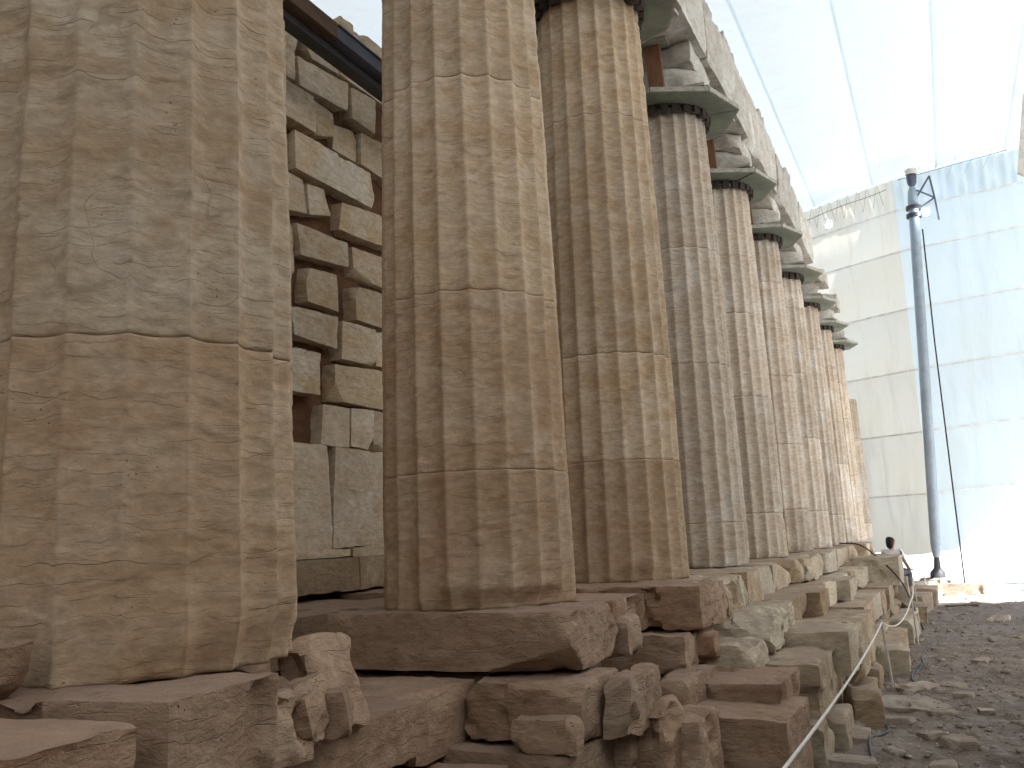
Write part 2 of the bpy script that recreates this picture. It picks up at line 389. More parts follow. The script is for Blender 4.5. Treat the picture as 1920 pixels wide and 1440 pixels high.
# ------------------------------------------------------------------ the tent
ROOF_Z = 10.45
def sheet(name, f, nu, nv, m, parent=None, thick=0):
    U, V = np.meshgrid(np.linspace(0, 1, nu+1), np.linspace(0, 1, nv+1), indexing='ij')
    P = np.array([f(a, b) for a, b in zip(U.ravel(), V.ravel())])
    I, J = np.meshgrid(np.arange(nu), np.arange(nv), indexing='ij'); I = (I*(nv+1)+J).ravel()
    return link(name, npmesh(name, P, np.stack([I, I+nv+1, I+nv+2, I+1], 1)), m, parent, smooth=True)
def endwall_y(x): return 29.4 if x > 2.15 else 29.4+.55*(2.15-x)
def roof_z(x, y):
    z = 10.55+.07*max(x-2.2, 0)+.22*max(-x-1, 0)
    return z
tent_roof = thing('tent_membrane', 'white translucent membrane ceiling stretched over the whole colonnade', 'tent roof', (0, 0, 0))
bands = [-16.3, -12.5, -9, -5.5, -2, -.2, 1.6, 3.4, 5.2, 7.6]
for k in range(len(bands)-1):
    x0, x1 = bands[k], bands[k+1]
    def f(a, b):
        x = x0+(x1-x0)*a; y = -14.2+(endwall_y(x)+14.32)*b
        return (x, y, roof_z(x, y)+.07*math.sin(math.pi*a))
    sheet('fabric_panel', f, 8, 30, M_ROOF, tent_roof)
for x in bands[1:-1]:
    mb = MB(); z = roof_z(x, 0)+.012
    mb.add([(x-.045, -14, z), (x+.045, -14, z), (x+.045, endwall_y(x), z), (x-.045, endwall_y(x), z)], [(0, 1, 2, 3)]); mb.build('seam', M_ROOFS, tent_roof)

tent_end = thing('tent_end_wall', 'white membrane wall closing the far end, panels joined by level seams', 'tent wall', (2.15, 29.4, 0))
seams_z = [-.45, 1.2, 2.95, 4.75, 6.55, 8.3, 9.55]
segsx = [(2.15, 7.2, M_TENTB), (-1.5, 2.15, M_TENTW), (-6, -1.5, M_TENTW), (-16, -6, M_TENTW)]
for (x0, x1, mm) in segsx:
    for k in range(len(seams_z)-1):
        z0, z1 = seams_z[k], seams_z[k+1]
        def f(a, b):
            x = x0+(x1-x0)*a; z = z0+(z1-z0)*b
            zz = (.06 if x > 2.15 else .0)*(x-2.15)
            lowdip = -.0
            if k == 0 and b == 0: z += .05*math.sin(x*3.1)-(.45 if x < 1.2 else 0)*0
            return (x-2.15, endwall_y(x)-29.4+.10*math.sin(math.pi*b), z+zz)
        sheet('fabric_panel', f, 10, 8, mm, tent_end)
    for z in seams_z[1:]:
        zz = .06*(x1-2.15) if x0 >= 2.15 else 0
        mb = MB(); mb.bar((x0-2.15, endwall_y(x0)-29.4-.03, z), (x1-2.15, endwall_y(x1)-29.4-.03, z+zz), .012, .04); mb.build('seam', M_SEAM, tent_end)
# gathered strip between wall and roof
for (x0, x1) in ((2.15, 7.2), (-6, 2.15)):
    def f(a, b):
        x = x0+(x1-x0)*a; z = 9.57+(roof_z(x, 29)-9.60)*b + (.06*(x-2.15) if x > 2.15 else 0)*(1-b)
        return (x-2.15, endwall_y(x)-29.4+.03+.07*math.sin(x*9+3*b)*math.sin(math.pi*b)+.05*math.sin(x*23.), z)
    sheet('gathered_strip', f, 90, 6, M_TENTB if x0 > 2 else M_TENTW, tent_end)

# lacing cord: zigzag between two cables
lac = thing('lacing_rope', 'thin zigzag lacing cord tying the end wall to the membrane ceiling', 'rope', (0, 0, 9.9))
mb = MB(); x = -1.2
pts = []; up_ = True
while x < 1.85:
    pts.append((x, endwall_y(x)-.22, (.58 if up_ else -.12))); x += .13 if up_ else .16; up_ = not up_
mb.tube(pts, .009, 5); mb.build('zigzag_cord', M_LACE, lac)
for z in (.22,):
    mb = MB(); mb.tube([(q, endwall_y(q)-.23, z+.02*math.sin(q*3)+.03*(q+1.2)) for q in np.linspace(-1.5, 1.95, 12)], .013, 5); mb.build('cable', M_LACE, lac)
mb = MB(); mb.tube([(q, 29.1, .48+.10*(q-2.3)) for q in np.linspace(2.3, 5.2, 8)], .013, 5); mb.build('cable', M_LACE, lac)
mb = MB(); pts = []; x = 2.5; up_ = True
while x < 4.9:
    pts.append((x, 29.1, (.75+.1*(x-2.4) if up_ else .2+.08*(x-2.4)))); x += .14 if up_ else .34; up_ = not up_
mb.tube(pts, .007, 5); mb.build('zigzag_cord', M_LACE, lac)

# side wall on the right (outside the frame), open towards the far end; dark low panels added to dim the near stone
side = thing('tent_side_wall', 'membrane side wall of the shelter to the right of the path', 'tent wall', (7.2, 0, 0))
for (y0, y1, z0, z1, mm) in ((-14, -6, -1.35, 4.6, M_LIGHTBLOCK), (-6, 2, -1.35, 4.6, M_LIGHTBLOCK), (2, 10, -1.35, 4.6, M_LIGHTBLOCK), (10, 20.5, -1.35, 4.6, M_TENTL),
                         (-14, -6, 4.6, 11, M_TENTL), (-6, 2, 4.6, 11, M_TENTL), (2, 10, 4.6, 11, M_TENTL), (10, 20.5, 4.6, 11, M_TENTL), (20.5, 29.4, 4.2, 11, M_TENTL)):
    def f(a, b): return (.12*math.sin(math.pi*b), y0+(y1-y0)*a, z0+(z1-z0)*b)
    sheet('fabric_panel', f, 8, 8, mm, side)
back = thing('tent_back_wall', 'membrane wall closing the near end of the shelter behind the camera', 'tent wall', (0, -14, 0))  # unseen; lower panels made opaque to keep the near end dim
for (x0, x1) in ((-16, -8), (-8, 0), (0, 7.2)):
    for (z0, z1, mm) in ((-1.4, 4.6, M_LIGHTBLOCK), (4.6, 20, M_TENTL)):
        def f(a, b): x = x0+(x1-x0)*a; zt = min(z1, roof_z(x, 0)+.1); return (x, .1*math.sin(math.pi*a), z0+(zt-z0)*b)
        sheet('fabric_panel', f, 8, 8, mm, back)
left = thing('tent_far_side_wall', 'membrane side wall of the shelter beyond the inner temple', 'tent wall', (-16, 0, 0))
for (y0, y1) in ((-14, -3), (-3, 8), (8, 19), (19, 30)):
    def f(a, b): return (-.0, y0+(y1-y0)*a, -1.3+(roof_z(-16, 0)+1.3)*b)
    sheet('fabric_panel', f, 6, 6, M_TENTS, left)

# ------------------------------------------------------------------ columns
SP = 2.67; HS = 5.14; RB, RT = .572, .474
def shaft_piece(z0, z1, seed, nf, dz, cut_top=None, chip=1., R_of=None):
    """one fluted drum between z0 and z1 (column coordinates)"""
    nth = 20*nf; th = np.arange(nth)*2*math.pi/nth
    nz = max(4, int(round((z1-z0)/dz))); zz = np.linspace(z0, z1, nz+1)
    TH, Z = np.meshgrid(th, zz, indexing='xy'); TH = TH.ravel(); Z = Z.ravel()
    rb = RB+(RT-RB)*(Z/HS)+.008*np.sin(math.pi*np.clip(Z/HS, 0, 1))
    cx, sx = np.cos(TH), np.sin(TH)
    W = np.stack([cx*rb, sx*rb, Z], 1)+seed*7.7
    t = (TH*20/(2*math.pi)+.5) % 1.0
    arc = 4*t*(1-t)                              # 0 at arris, 1 in the hollow
    wear = np.clip(.5+1.0*fbm(W*np.array([2.5, 2.5, 3.5]), 3, seed+2), 0, 1)
    depth = .046*(rb/RB)
    prof = depth*arc
    lim = .0006+.0045*wear**2*chip                 # rubbed arris
    prof = np.maximum(prof, lim)
    r = rb-prof
    q = Z*9.5+.8*fbm(W*np.array([3., 3., 1.6]), 3, seed+5)+.35*np.abs(t-.5)
    fr = q-np.floor(q)
    msk = sstep(-.15, .30, fbm(W*np.array([2.2, 2.2, 4]), 3, seed+6))
    r = r+.0038*chip*(.5-fr)*msk
    q2 = Z*31+1.2*fbm(W*np.array([6., 6., 3.]), 2, seed+15); fr2 = q2-np.floor(q2)
    r = r+.0022*chip*(.5-fr2)*sstep(0, .35, fbm(W*np.array([4, 4, 6]), 2, seed+16))
    r = r+.0022*chip*fbm(W*np.array([5, 5, 9]), 3, seed+7)+.004*fbm(W*1.3, 2, seed+8)
    bite = sstep(.34, .5, fbm(W*np.array([3.2, 3.2, 4.5]), 3, seed+9))*(.011*chip)
    r = r-bite*(.4+.6*(1-arc))
    # joint edges of the drums, slightly eaten
    e = np.minimum(Z-z0, z1-Z); r = r-.0045*np.exp(-e/.004)*(.4+.6*np.clip(.5+fbm(W*3, 2, seed+12), 0, 1))
    j = .0045*fbm(np.stack([cx*2, sx*2, np.full_like(cx, seed*3.1+round(z0*10))], 1), 3, 3)
    # eaten foot of the column
    if z0 < .01:
        foot = sstep(.20 if seed == 1 else .14, .0, Z+.06*fbm(W*3.2, 3, seed+20))*np.clip((.25 if seed == 1 else -.1)+1.2*fbm(W*1.6, 2, seed+21), 0, 1)
        r = r-.10*foot*chip
    V = np.stack([cx*r, sx*r, Z+(0 if z0 < .01 else j*np.exp(-(Z-z0)/.05))], 1)
    i = np.arange(nz)[:, None]*nth; k = np.arange(nth)[None, :]; k2 = (k+1) % nth
    F = np.stack([i+k, i+k2, i+nth+k2, i+nth+k], -1).reshape(-1, 4)
    me = npmesh('drum', V, F)
    bm = bmesh.new(); bm.from_mesh(me); bm.verts.ensure_lookup_table()
    bm.faces.new([bm.verts[q] for q in range(nth-1, -1, -1)]); bm.faces.new([bm.verts[nz*nth+q] for q in range(nth)])
    bm.to_mesh(me); bm.free(); return me
def capital_mesh(seed, nth=72):
    prof = [(5.142, .455), (5.22, .462), (5.30, .470), (5.325, .495), (5.34, .478), (5.36, .50), (5.42, .515), (5.50, .545), (5.56, .56), (5.60, .56), (5.615, .54)]
    z = np.array([a for a, b in prof]); rr = np.array([b for a, b in prof]); zz = np.linspace(5.142, 5.615, 26)
    th = np.arange(nth)*2*math.pi/nth; TH, Z = np.meshgrid(th, zz, indexing='xy'); TH = TH.ravel(); Z = Z.ravel()
    r = np.interp(Z, z, rr); W = np.stack([np.cos(TH)*.6, np.sin(TH)*.6, Z], 1)+seed*3.3
    r = r+.02*fbm(W*4, 4, seed)-.07*sstep(.1, .5, fbm(W*2, 2, seed+4))
    V = np.stack([np.cos(TH)*r, np.sin(TH)*r, Z], 1); nz = len(zz)-1
    i = np.arange(nz)[:, None]*nth; k = np.arange(nth)[None, :]; k2 = (k+1) % nth
    return npmesh('capital', V, np.stack([i+k, i+k2, i+nth+k2, i+nth+k], -1).reshape(-1, 4))

ORD = ['zeroth', 'first', 'second', 'third', 'fourth', 'fifth', 'sixth', 'seventh', 'eighth', 'ninth', 'tenth', 'eleventh']
EXTRA = {1: 'massive fluted limestone column nearest the camera, cut off by the frame', 2: 'tan fluted limestone column, second from the camera, standing on a broken base block',
         3: 'fluted limestone column, third from the camera, first whose shaft top shows',
         10: 'thin looking fluted column far off, tenth from the camera, under the last wooden collar',
         11: 'broken column stump beyond the last collared column near the white end wall'}
JOINTS = {1: [1.02, 2.9, 4.1], 2: [.75, 1.78, 3.1, 4.2], 3: [.97, 1.86, 3.99], 4: [.46, 2.19, 3.51]}
for i in range(1, 12):
    lab = EXTRA.get(i, 'fluted limestone column, %s from the camera, with a wooden collar below its capital' % ORD[i])
    col = thing('column', lab, 'column', (0, SP*i, 0), 'columns of the long colonnade')
    rng = random.Random(i*5)
    js = JOINTS.get(i) or [rng.uniform(.4, .9), rng.uniform(1.5, 2.2), rng.uniform(2.8, 3.4), rng.uniform(4.0, 4.6)]
    top = HS if i < 11 else 4.05
    js = [0]+[j for j in js if j < top-.15]+[top]
    nf, dz = {1: (16, .0105), 2: (16, .012), 3: (14, .014), 4: (12, .018), 5: (10, .025)}.get(i, (8, .04))
    for k in range(len(js)-1):
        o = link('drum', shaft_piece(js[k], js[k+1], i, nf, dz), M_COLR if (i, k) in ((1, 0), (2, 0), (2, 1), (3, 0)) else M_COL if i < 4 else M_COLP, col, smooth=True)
    if i < 11:
        o = link('capital', capital_mesh(i), M_ARCH, col, smooth=True)
        if i < 9:
            ab = rock((.98, 1.08, .25), .05, 50+i, .03, .014, 5, .2); link('abacus', ab, M_ARCH, col, loc=(0, 0, 5.742), smooth=True)

# wooden collars with wedges, planks and props under the architrave
def oct_pt(r, k, z, rot): a = rot+k*math.pi/4; return (r*math.cos(a), r*math.sin(a), z)
def collar(i):
    rng = random.Random(i*9+1)
    t = thing('wooden_collar', 'grey-green wooden collar clamped round the top of the %s column from the camera' % ORD[i], 'collar', (0, SP*i, 5.10), 'wooden collars under the capitals')
    rot = R(4)+rng.uniform(-.05, .05)
    z0, z1 = .10, .13; ro, ri = .86, .485
    for k in range(8):
        mb = MB()
        P = [oct_pt(ri, k, z0, rot), oct_pt(ro, k, z0, rot), oct_pt(ro, k+1, z0, rot), oct_pt(ri, k+1, z0, rot)]
        dzk = rng.uniform(-.008, .004)
        mb.hexa([(x, y, z+dzk) for x, y, z in P]+[(x, y, z1+dzk) for x, y, z in P]); mb.build('deck_board', M_PLY, t)
        mb = MB(); a = Vector(oct_pt(ro+.012, k, .125, rot)); b = Vector(oct_pt(ro+.012, k+1, .125, rot)); d = (b-a)*.012
        mb.bar(a+d, b-d, .025, .055); mb.build('rim_board', M_PLANK, t)
    for k in range(24):
        a = k*2*math.pi/24; mb = MB(); c, s = math.cos(a), math.sin(a); r1, r2 = .487, .525+rng.uniform(0, .02); wv = .045
        hz = rng.uniform(.07, .12)
        P = [(r1*c+wv*s, r1*s-wv*c), (r2*c+wv*s, r2*s-wv*c), (r2*c-wv*s, r2*s+wv*c), (r1*c-wv*s, r1*s+wv*c)]
        mb.hexa([(x, y, .095-hz) for x, y in P]+[(x, y, .095) for x, y in P]); mb.build('wedge', M_WEDGE, t)
    # steel band
    mb = MB(); mb.tube([(.50*math.cos(a), .50*math.sin(a), .075) for a in np.linspace(0, 2*math.pi, 33)], .014, 6, False); mb.build('band', M_DARKSTEEL, t)
    # loose planks on the deck
    for (x0, y0, x1, y1) in ((-.55, -.66, .62, -.52), (.60, -.55, .66, .6)):
        mb = MB(); mb.bar((x0, y0, .165), (x1, y1, .19+rng.uniform(0, .02)), .14, .035); mb.build('plank', M_PLANK, t)
    mb = MB(); mb.bar((-.6, .6, .165), (.5, .64, .17), .12, .035); mb.build('plank', M_PLANK, t)
    if i < 8:
        for (x, y) in ((.12, -.68), (-.45, -.62)):
            mb = MB(); mb.bar((x, y, .19), (x-.03, y+.02, .735), .17, .07, (0, 1, 0)); mb.build('prop', M_PROP, t)
            mb = MB(); mb.box((x-.14, y-.10, .735), (x+.16, y+.10, .765)); mb.build('packing_board', M_PLANK, t)
    for k in range(9):
        a = rng.uniform(-2.6, 1.2); mb = MB(); r = .60; h = rng.uniform(.05, .12)
        mb.box((r*math.cos(a)-.035, r*math.sin(a)-.035, .132), (r*math.cos(a)+.035, r*math.sin(a)+.035, .14+h)); mb.build('chock', M_WEDGE, t)
    return t
for i in range(2, 11): collar(i)

# architrave blocks over the capitals
arch = thing('architrave', 'pale stone beam of long blocks resting on the column capitals', 'architrave', (0, 0, 5.868))
for i in range(0, 8):
    y0 = SP*i; y1 = y0+SP
    if i == 7: y1 = y0+1.9
    rng = random.Random(i+60)
    h = .85+rng.uniform(-.03, .05)
    me = rock((.56, y1-y0-.02, h), .06 if i > 2 else .1, 300+i, .022, .012, 5, .16); link('architrave_block', me, M_ARCH, arch, loc=(.30, (y0+y1)/2, h/2+.002), smooth=True)
    if i < 7:
        me = rock((.54, y1-y0-.02, h*.95), .1, 330+i, .03, .014, 4, .2); link('architrave_block', me, M_ARCH, arch, loc=(-.29, (y0+y1)/2, h*.475+.002), smooth=True)
    k = 0; y = y0+rng.uniform(0, .5)
    while y < y1-.5 and i > 2 and i < 7:
        L = rng.uniform(.35, .9); hh = rng.uniform(.07, .26)
        me = rock((.52, L, hh), .05, 400+i*7+k, .03, .02, 4, .12); link('coping_fragment', me, M_ARCH, arch, loc=(.27+rng.uniform(-.02, .05), y+L/2, h+hh/2-.01), smooth=True)
        y += L+rng.uniform(.02, .45); k += 1
for (i, x, y, z, s, lab) in ((8, .25, 0, 5.742, (.95, .9, .32), 'broken white block lying on the eighth capital past the architrave end'),
                             (9, .2, 0, 5.742, (1.0, .9, .34), 'weathered white block lying on the ninth capital'),
                             (10, .05, 0, 5.70, (.8, .7, .18), 'thin white slab fragment lying on the tenth capital')):
    o = link('stone_fragment', rock(s, .07, 600+i, .12, .03, 5, .25), M_ARCH, None, loc=(x, SP*i+y, z-.12+s[2]/2), smooth=True); tag(o, lab, 'stone', 'loose blocks on the last capitals')

# ------------------------------------------------------------------ inner wall
wall = thing('cella_wall', 'ruined inner wall of uneven limestone blocks with earthy open joints', 'wall', (-2.1, 0, 0))
def wall_block(Q, seed, proud=0., res=.045, rnd=.022, m=None, amp=.010, cuts=2, fiss=.0):
    Q = np.array(Q, float)      # TL TR BR BL in (y, z)
    c = Q.mean(0); L = (Q[1, 0]-Q[0, 0]+Q[2, 0]-Q[3, 0])/2; H = (Q[0, 1]-Q[3, 1]+Q[1, 1]-Q[2, 1])/2
    g = -.012
    def wp(P, s):
        u = (P[:, 1]/s[1]+.5)[:, None]; v = (P[:, 2]/s[2]+.5)[:, None]
        b = Q[3]*(1-u)+Q[2]*u; t = Q[0]*(1-u)+Q[1]*u; q = b*(1-v)+t*v-c
        q = q*np.array([(L-g)/L, (H-g)/H])
        return np.stack([P[:, 0], q[:, 0], q[:, 1]], 1)
    me = rock((.34, L, H), res, seed, rnd, amp, cuts, .09, wp, fiss)
    return link('stone_block', me, m or M_WALL, wall, loc=(-.17+proud, c[0], c[1]), smooth=True)
HANDQ = [
 ([(6.4, 4.57), (7.16, 4.66), (7.15, 4.38), (6.43, 4.32)], 0), ([(7.2, 4.63), (7.62, 4.68), (7.6, 4.33), (7.22, 4.34)], .01),
 ([(5.9, 4.58), (6.35, 4.57), (6.36, 4.33), (5.9, 4.31)], 0), ([(5.8, 4.26), (6.6, 4.28), (6.63, 3.96), (5.8, 3.95)], .02),
 ([(6.64, 4.27), (6.91, 4.25), (6.93, 4.05), (6.66, 3.95)], -.01), ([(6.33, 3.86), (7.47, 3.88), (7.56, 3.54), (6.34, 3.53)], .03),
 ([(6.99, 4.18), (7.34, 4.24), (7.33, 3.95), (6.96, 3.95)], -.06), ([(7.37, 4.25), (8.0, 4.31), (8.0, 3.91), (7.36, 3.94)], 0),
 ([(6.26, 3.47), (6.52, 3.48), (6.55, 3.2), (6.26, 3.15)], -.03), ([(6.54, 3.46), (6.77, 3.48), (6.87, 3.28), (6.57, 3.2)], -.02),
 ([(7.02, 3.44), (7.9, 3.53), (7.9, 3.23), (6.97, 3.17)], .02), ([(6.37, 3.05), (7.10, 3.08), (7.12, 2.86), (6.42, 2.80)], .01),
 ([(7.24, 3.09), (7.9, 3.14), (7.9, 2.82), (7.26, 2.82)], -.05),
 ([(6.48, 2.71), (7.09, 2.75), (7.04, 2.42), (6.52, 2.42)], 0), ([(7.21, 2.7), (7.85, 2.74), (7.85, 2.40), (7.22, 2.40)], .02),
 ([(6.29, 2.33), (6.94, 2.36), (6.92, 2.08), (6.34, 2.1)], .0), ([(7.0, 2.34), (7.54, 2.36), (7.52, 2.02), (6.98, 2.0)], .02), ([(7.57, 2.35), (8.0, 2.37), (8.0, 2.02), (7.55, 2.02)], .0),
 ([(6.05, 1.98), (6.67, 1.99), (6.65, 1.64), (6.05, 1.62)], .02), ([(6.87, 1.93), (7.85, 1.99), (7.85, 1.62), (6.87, 1.62)], .03),
 ([(6.72, 1.56), (7.1, 1.57), (7.09, 1.23), (6.68, 1.23)], 0), ([(7.12, 1.57), (7.47, 1.59), (7.46, 1.23), (7.11, 1.23)], .015), ([(7.49, 1.59), (7.9, 1.6), (7.9, 1.23), (7.48, 1.23)], .0),
 ([(6.0, 1.21), (6.74, 1.21), (6.80, .37), (6.0, .37)], .02), ([(6.87, 1.21), (7.9, 1.22), (7.9, .37), (6.815, .37)], .02),
 ([(6.55, 4.90), (7.03, 4.92), (7.03, 4.70), (6.57, 4.66)], -.02), ([(7.06, 4.94), (7.9, 5.0), (7.9, 4.72), (7.05, 4.70)], -.01), ([(5.8, 4.85), (6.51, 4.92), (6.4, 4.62), (5.8, 4.62)], -.06),
 ([(6.28, 3.12), (6.36, 3.0), (6.38, 2.5), (6.22, 2.5)], -.05), ([(6.13, 2.95), (6.25, 3.0), (6.22, 2.1), (6.1, 2.1)], -.05),
 ([(6.1, 3.9), (6.3, 3.86), (6.29, 3.5), (6.1, 3.5)], -.06)]
for k, (Q, pr) in enumerate(HANDQ): wall_block(Q, 700+k, pr*.7, .03, .014, M_WALLP if Q[0][1] < 1.7 else None, .009, 2)
rng = random.Random(3)
courses = [(.37, 1.21), (1.23, 1.6), (1.62, 1.99), (2.02, 2.36), (2.42, 2.73), (2.84, 3.12), (3.2, 3.5), (3.54, 3.88), (3.95, 4.27), (4.33, 4.64), (4.7, 4.95)]
k = 0
for (za, zb), ye in zip(courses, (5.98, 6.14, 6.03, 6.26, 6.08, 6.08, 6.23, 6.08, 5.79, 5.88, 5.79)):
    for (ya, yb) in ((-1, ye), (8.02, 28.5)):
        y = ya
        while y < yb-.2:
            L = min(rng.uniform(.55, 1.15), yb-y)
            wall_block([(y, zb), (y+L, zb), (y+L, za), (y, za)], 800+k, rng.uniform(-.03, .03), .14, .025, None, .012, 1); y += L; k += 1
# projecting base course
y = -1.
while y < 28:
    L = rng.uniform(1.0, 1.6)
    me = rock((.46, L-.012, .075), .08 if 4 < y < 9 else .2, 1500+k, .012, .005, 1, .04); link('base_moulding', me, M_WALL, wall, loc=(-.17, y+L/2, .328), smooth=True)
    me = rock((.50, L-.012, .27), .06 if 4 < y < 9 else .2, 1600+k, .02, .008, 2, .08); link('base_block', me, M_STEP, wall, loc=(-.12, y+L/2, .152), smooth=True); y += L; k += 1
# earthy rubble behind the joints
n1, n2 = 240, 70
def corep(a, b): y = -1+30*a; z = .0+4.75*b; return (-.16, y, z)
U, V = np.meshgrid(np.linspace(-1, 29, 420), np.linspace(0, 4.78, 90), indexing='ij'); P = np.stack([np.zeros(U.size), U.ravel(), V.ravel()], 1)
P[:, 0] = -.13+.045*fbm(P*2.2, 3, 77)+.03*fbm(P*8, 2, 78)
I, J = np.meshgrid(np.arange(419), np.arange(89), indexing='ij'); I = (I*90+J).ravel()
core = link('rubble_core', npmesh('rubble_core', P, np.stack([I, I+90, I+91, I+1], 1)), M_CORE, wall, smooth=True); core['kind'] = 'stuff'
# body of the wall behind
mb = MB(); mb.box((-.95, -1, 0), (-.36, 29, 4.7)); mb.box((-.95, -1.2, -1.5), (-.12, 29, -.001)); mb.build('wall_fill', M_CORE, wall)
for (y, z, s) in ((7.55, 5.17, (.5, .9, .42)), (6.75, 4.98, (.4, .5, .16)), (9.2, 5.05, (.5, 1.0, .25)), (5.2, 5.0, (.45, .8, .2)), (12, 5.05, (.5, 1.2, .3))):
    link('coping_block', rock(s, .05, int(y*100), .05, .02, 4, .14), M_WALL, wall, loc=(-.3, y, z), smooth=True)
# dry moss tuft on the wall top
rng = random.Random(8); mb = MB()
for k in range(260):
    y = rng.uniform(7.1, 8.0); x = rng.uniform(-.2, .04); z = 4.97+rng.uniform(-.05, .03); a = rng.uniform(0, 6.28); L = rng.uniform(.04, .13)
    d = Vector((math.cos(a)*.6, math.sin(a)*.6, rng.uniform(-.5, .9))).normalized()*L; s = Vector((math.sin(a), -math.cos(a), .2))*.009
    q = Vector((x, y, z)); mb.add([q-s, q+s, q+d+s*.2, q+d-s*.2], [(0, 1, 2, 3)])
o = mb.build('dry_plant', M_MOSS); o.location = (-2.1, 0, 0); tag(o, 'dry yellowish tuft growing along the top of the inner wall', 'plant')

# timber and steel beam above the passage
beam = thing('roof_beam', 'dark beam running level along the passage above the inner wall face', 'beam', (-1.52, 0, 4.33))
mb = MB(); mb.box((-.125, -2, 0), (.125, 5.98, .135)); mb.build('timber_length', M_RUSTBEAM, beam, bevel=.006)
mb = MB(); mb.box((-.125, 6.0, 0), (.125, 28, .012)); mb.box((-.125, 6.0, .123), (.125, 28, .135)); mb.box((.095, 6.0, .013), (.107, 28, .122)); mb.build('steel_length', M_BLUESTEEL, beam)
mb = MB(); mb.box((-.10, -2, -.06), (.02, 28, -.003)); mb.build('lower_flange', M_DARKSTEEL, beam)
for y in (9.3, 14.7, 20.):
    mb = MB(); mb.box((-.45, y, -.2), (-.13, y+.12, .05)); mb.build('bracket', M_DARKSTEEL, beam)

# ------------------------------------------------------------------ steps
steps = thing('temple_steps', 'stepped platform of broken limestone blocks under the columns', 'steps', (0, 0, 0))
cnt = [0]
def blk(x0, x1, y0, y1, zt, zb, res=.05, rnd=.035, amp=.014, cuts=3, cd=.13, rz=0., rx=0., ry=0., name='stone_block', parent=steps, m=None, fiss=.006):
    cnt[0] += 1
    me = rock((x1-x0, y1-y0, zt-zb), res, 2000+cnt[0], rnd, amp, cuts, cd, None, fiss)
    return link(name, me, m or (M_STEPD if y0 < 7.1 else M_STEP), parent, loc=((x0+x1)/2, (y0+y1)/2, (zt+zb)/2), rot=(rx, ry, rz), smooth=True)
n_ = .024
# stylobate blocks under the columns near the camera
blk(-1.3, .84, .2, 1.93, -.02, -.33, n_, .02, .008, 1, .05)
blk(-1.0, .76, 1.955, 2.45, .0, -.34, n_, .03, .014, 1, .08, R(7))
blk(-.95, .10, 2.48, 3.3, -.005, -.31, n_*1.6)
blk(.12, .50, 2.50, 2.80, -.03, -.33, n_*.8, .06, .03, 5, .14)
blk(.30, .56, 2.72, 3.02, -.10, -.33, n_*.8, .07, .03, 5, .14)
blk(-.65, .80, 4.72, 5.50, -.003, -.30, n_, .03, .014, 4, .16)
blk(-.55, .76, 5.52, 6.15, -.003, -.30, n_*1.4, .05, .02, 4, .2)
blk(.62, .84, 5.52, 5.9, -.10, -.33, n_*1.2, .07, .03, 5, .12)
blk(-.80, .93, 6.92, 7.95, -.003, -.31, n_, .05, .025, 5, .2)
blk(-.80, .90, 7.97, 8.9, -.003, -.31, n_*1.5, .05, .02, 4, .15)
# second and lower courses near the camera
blk(-1.2, .42, 2.75, 3.98, -.31, -.53, n_, .03, .016, 3, .13, R(3))
blk(-1.2, .27, 4.10, 4.72, -.33, -.64, n_, .03, .012, 3, .10)
blk(.27, .91, 4.54, 5.1, -.325, -.60, n_, .05, .016, 4, .15)
blk(.60, .93, 4.40, 4.53, -.46, -.61, n_, .05, .02, 4, .1)
blk(.935, 1.06, 4.74, 5.40, -.33, -.62, n_, .035, .018, 4, .16)
blk(-.9, .28, 4.84, 6.6, -.32, -.66, .05)
blk(.80, 1.02, 6.0, 6.9, -.53, -.95, n_*1.3, .05, .02, 4, .15)
blk(.10, .87, 6.62, 7.9, -.32, -.56, n_*1.2, .06, .03, 5, .18)
blk(-.4, .90, 4.40, 5.55, -.615, -.95, n_, .04, .014, 3, .14)
blk(-1.2, .60, 2.2, 4.38, -.66, -1.0, n_*1.5, .04, .014, 3, .14)
blk(-.2, 1.2, .6, 3.2, -.98, -1.4, .06)
blk(.78, .98, 5.00, 5.35, -.56, -1.05, n_, .05, .025, 4, .1, R(8))
blk(.96, 1.16, 5.10, 5.45, -.50, -.98, n_, .05, .025, 5, .1, R(-6), R(4))
blk(1.0, 1.26, 5.3, 5.8, -.62, -1.3, n_, .04, .018, 4, .1)
blk(.85, 1.60, 5.95, 6.85, -.71, -1.34, n_, .035, .016, 4, .14, 0, 0, R(2))
blk(.55, 1.50, 6.5, 7.25, -.60, -.80, n_*1.2, .03, .016, 4, .14)
blk(-.4, .8, 5.6, 7.0, -.72, -1.2, .06)
blk(.70, 1.22, 7.15, 7.80, -.44, -.69, n_*1.2, .05, .018, 4, .15)
blk(.78, .98, 7.0, 7.16, -.34, -.50, n_, .03, .012, 3, .06)
blk(.55, 1.20, 7.97, 9.35, -.29, -.60, n_*1.2, .06, .035, 6, .22)
blk(.95, 1.60, 7.55, 8.68, -.62, -1.00, n_*1.2, .03, .018, 3, .1)
blk(.70, 1.25, 7.3, 8.6, -.70, -1.2, .06)
blk(.90, 1.73, 8.70, 9.75, -.50, -.86, n_*1.4, .04, .018, 4, .16, R(-2))
blk(.90, 1.55, 8.72, 9.9, -.88, -1.32, .05)
blk(1.3, 1.62, 7.35, 7.85, -1.0, -1.42, n_*1.3, .05, .02, 5, .12)
blk(1.25, 1.56, 8.0, 8.7, -1.03, -1.42, n_*1.5, .04, .02, 4, .12)
blk(.85, 1.69, 9.80, 10.75, -.55, -1.08, .035, .03, .016, 3, .1)
blk(.85, 1.68, 10.77, 11.75, -.56, -1.10, .04, .03, .016, 3, .1)
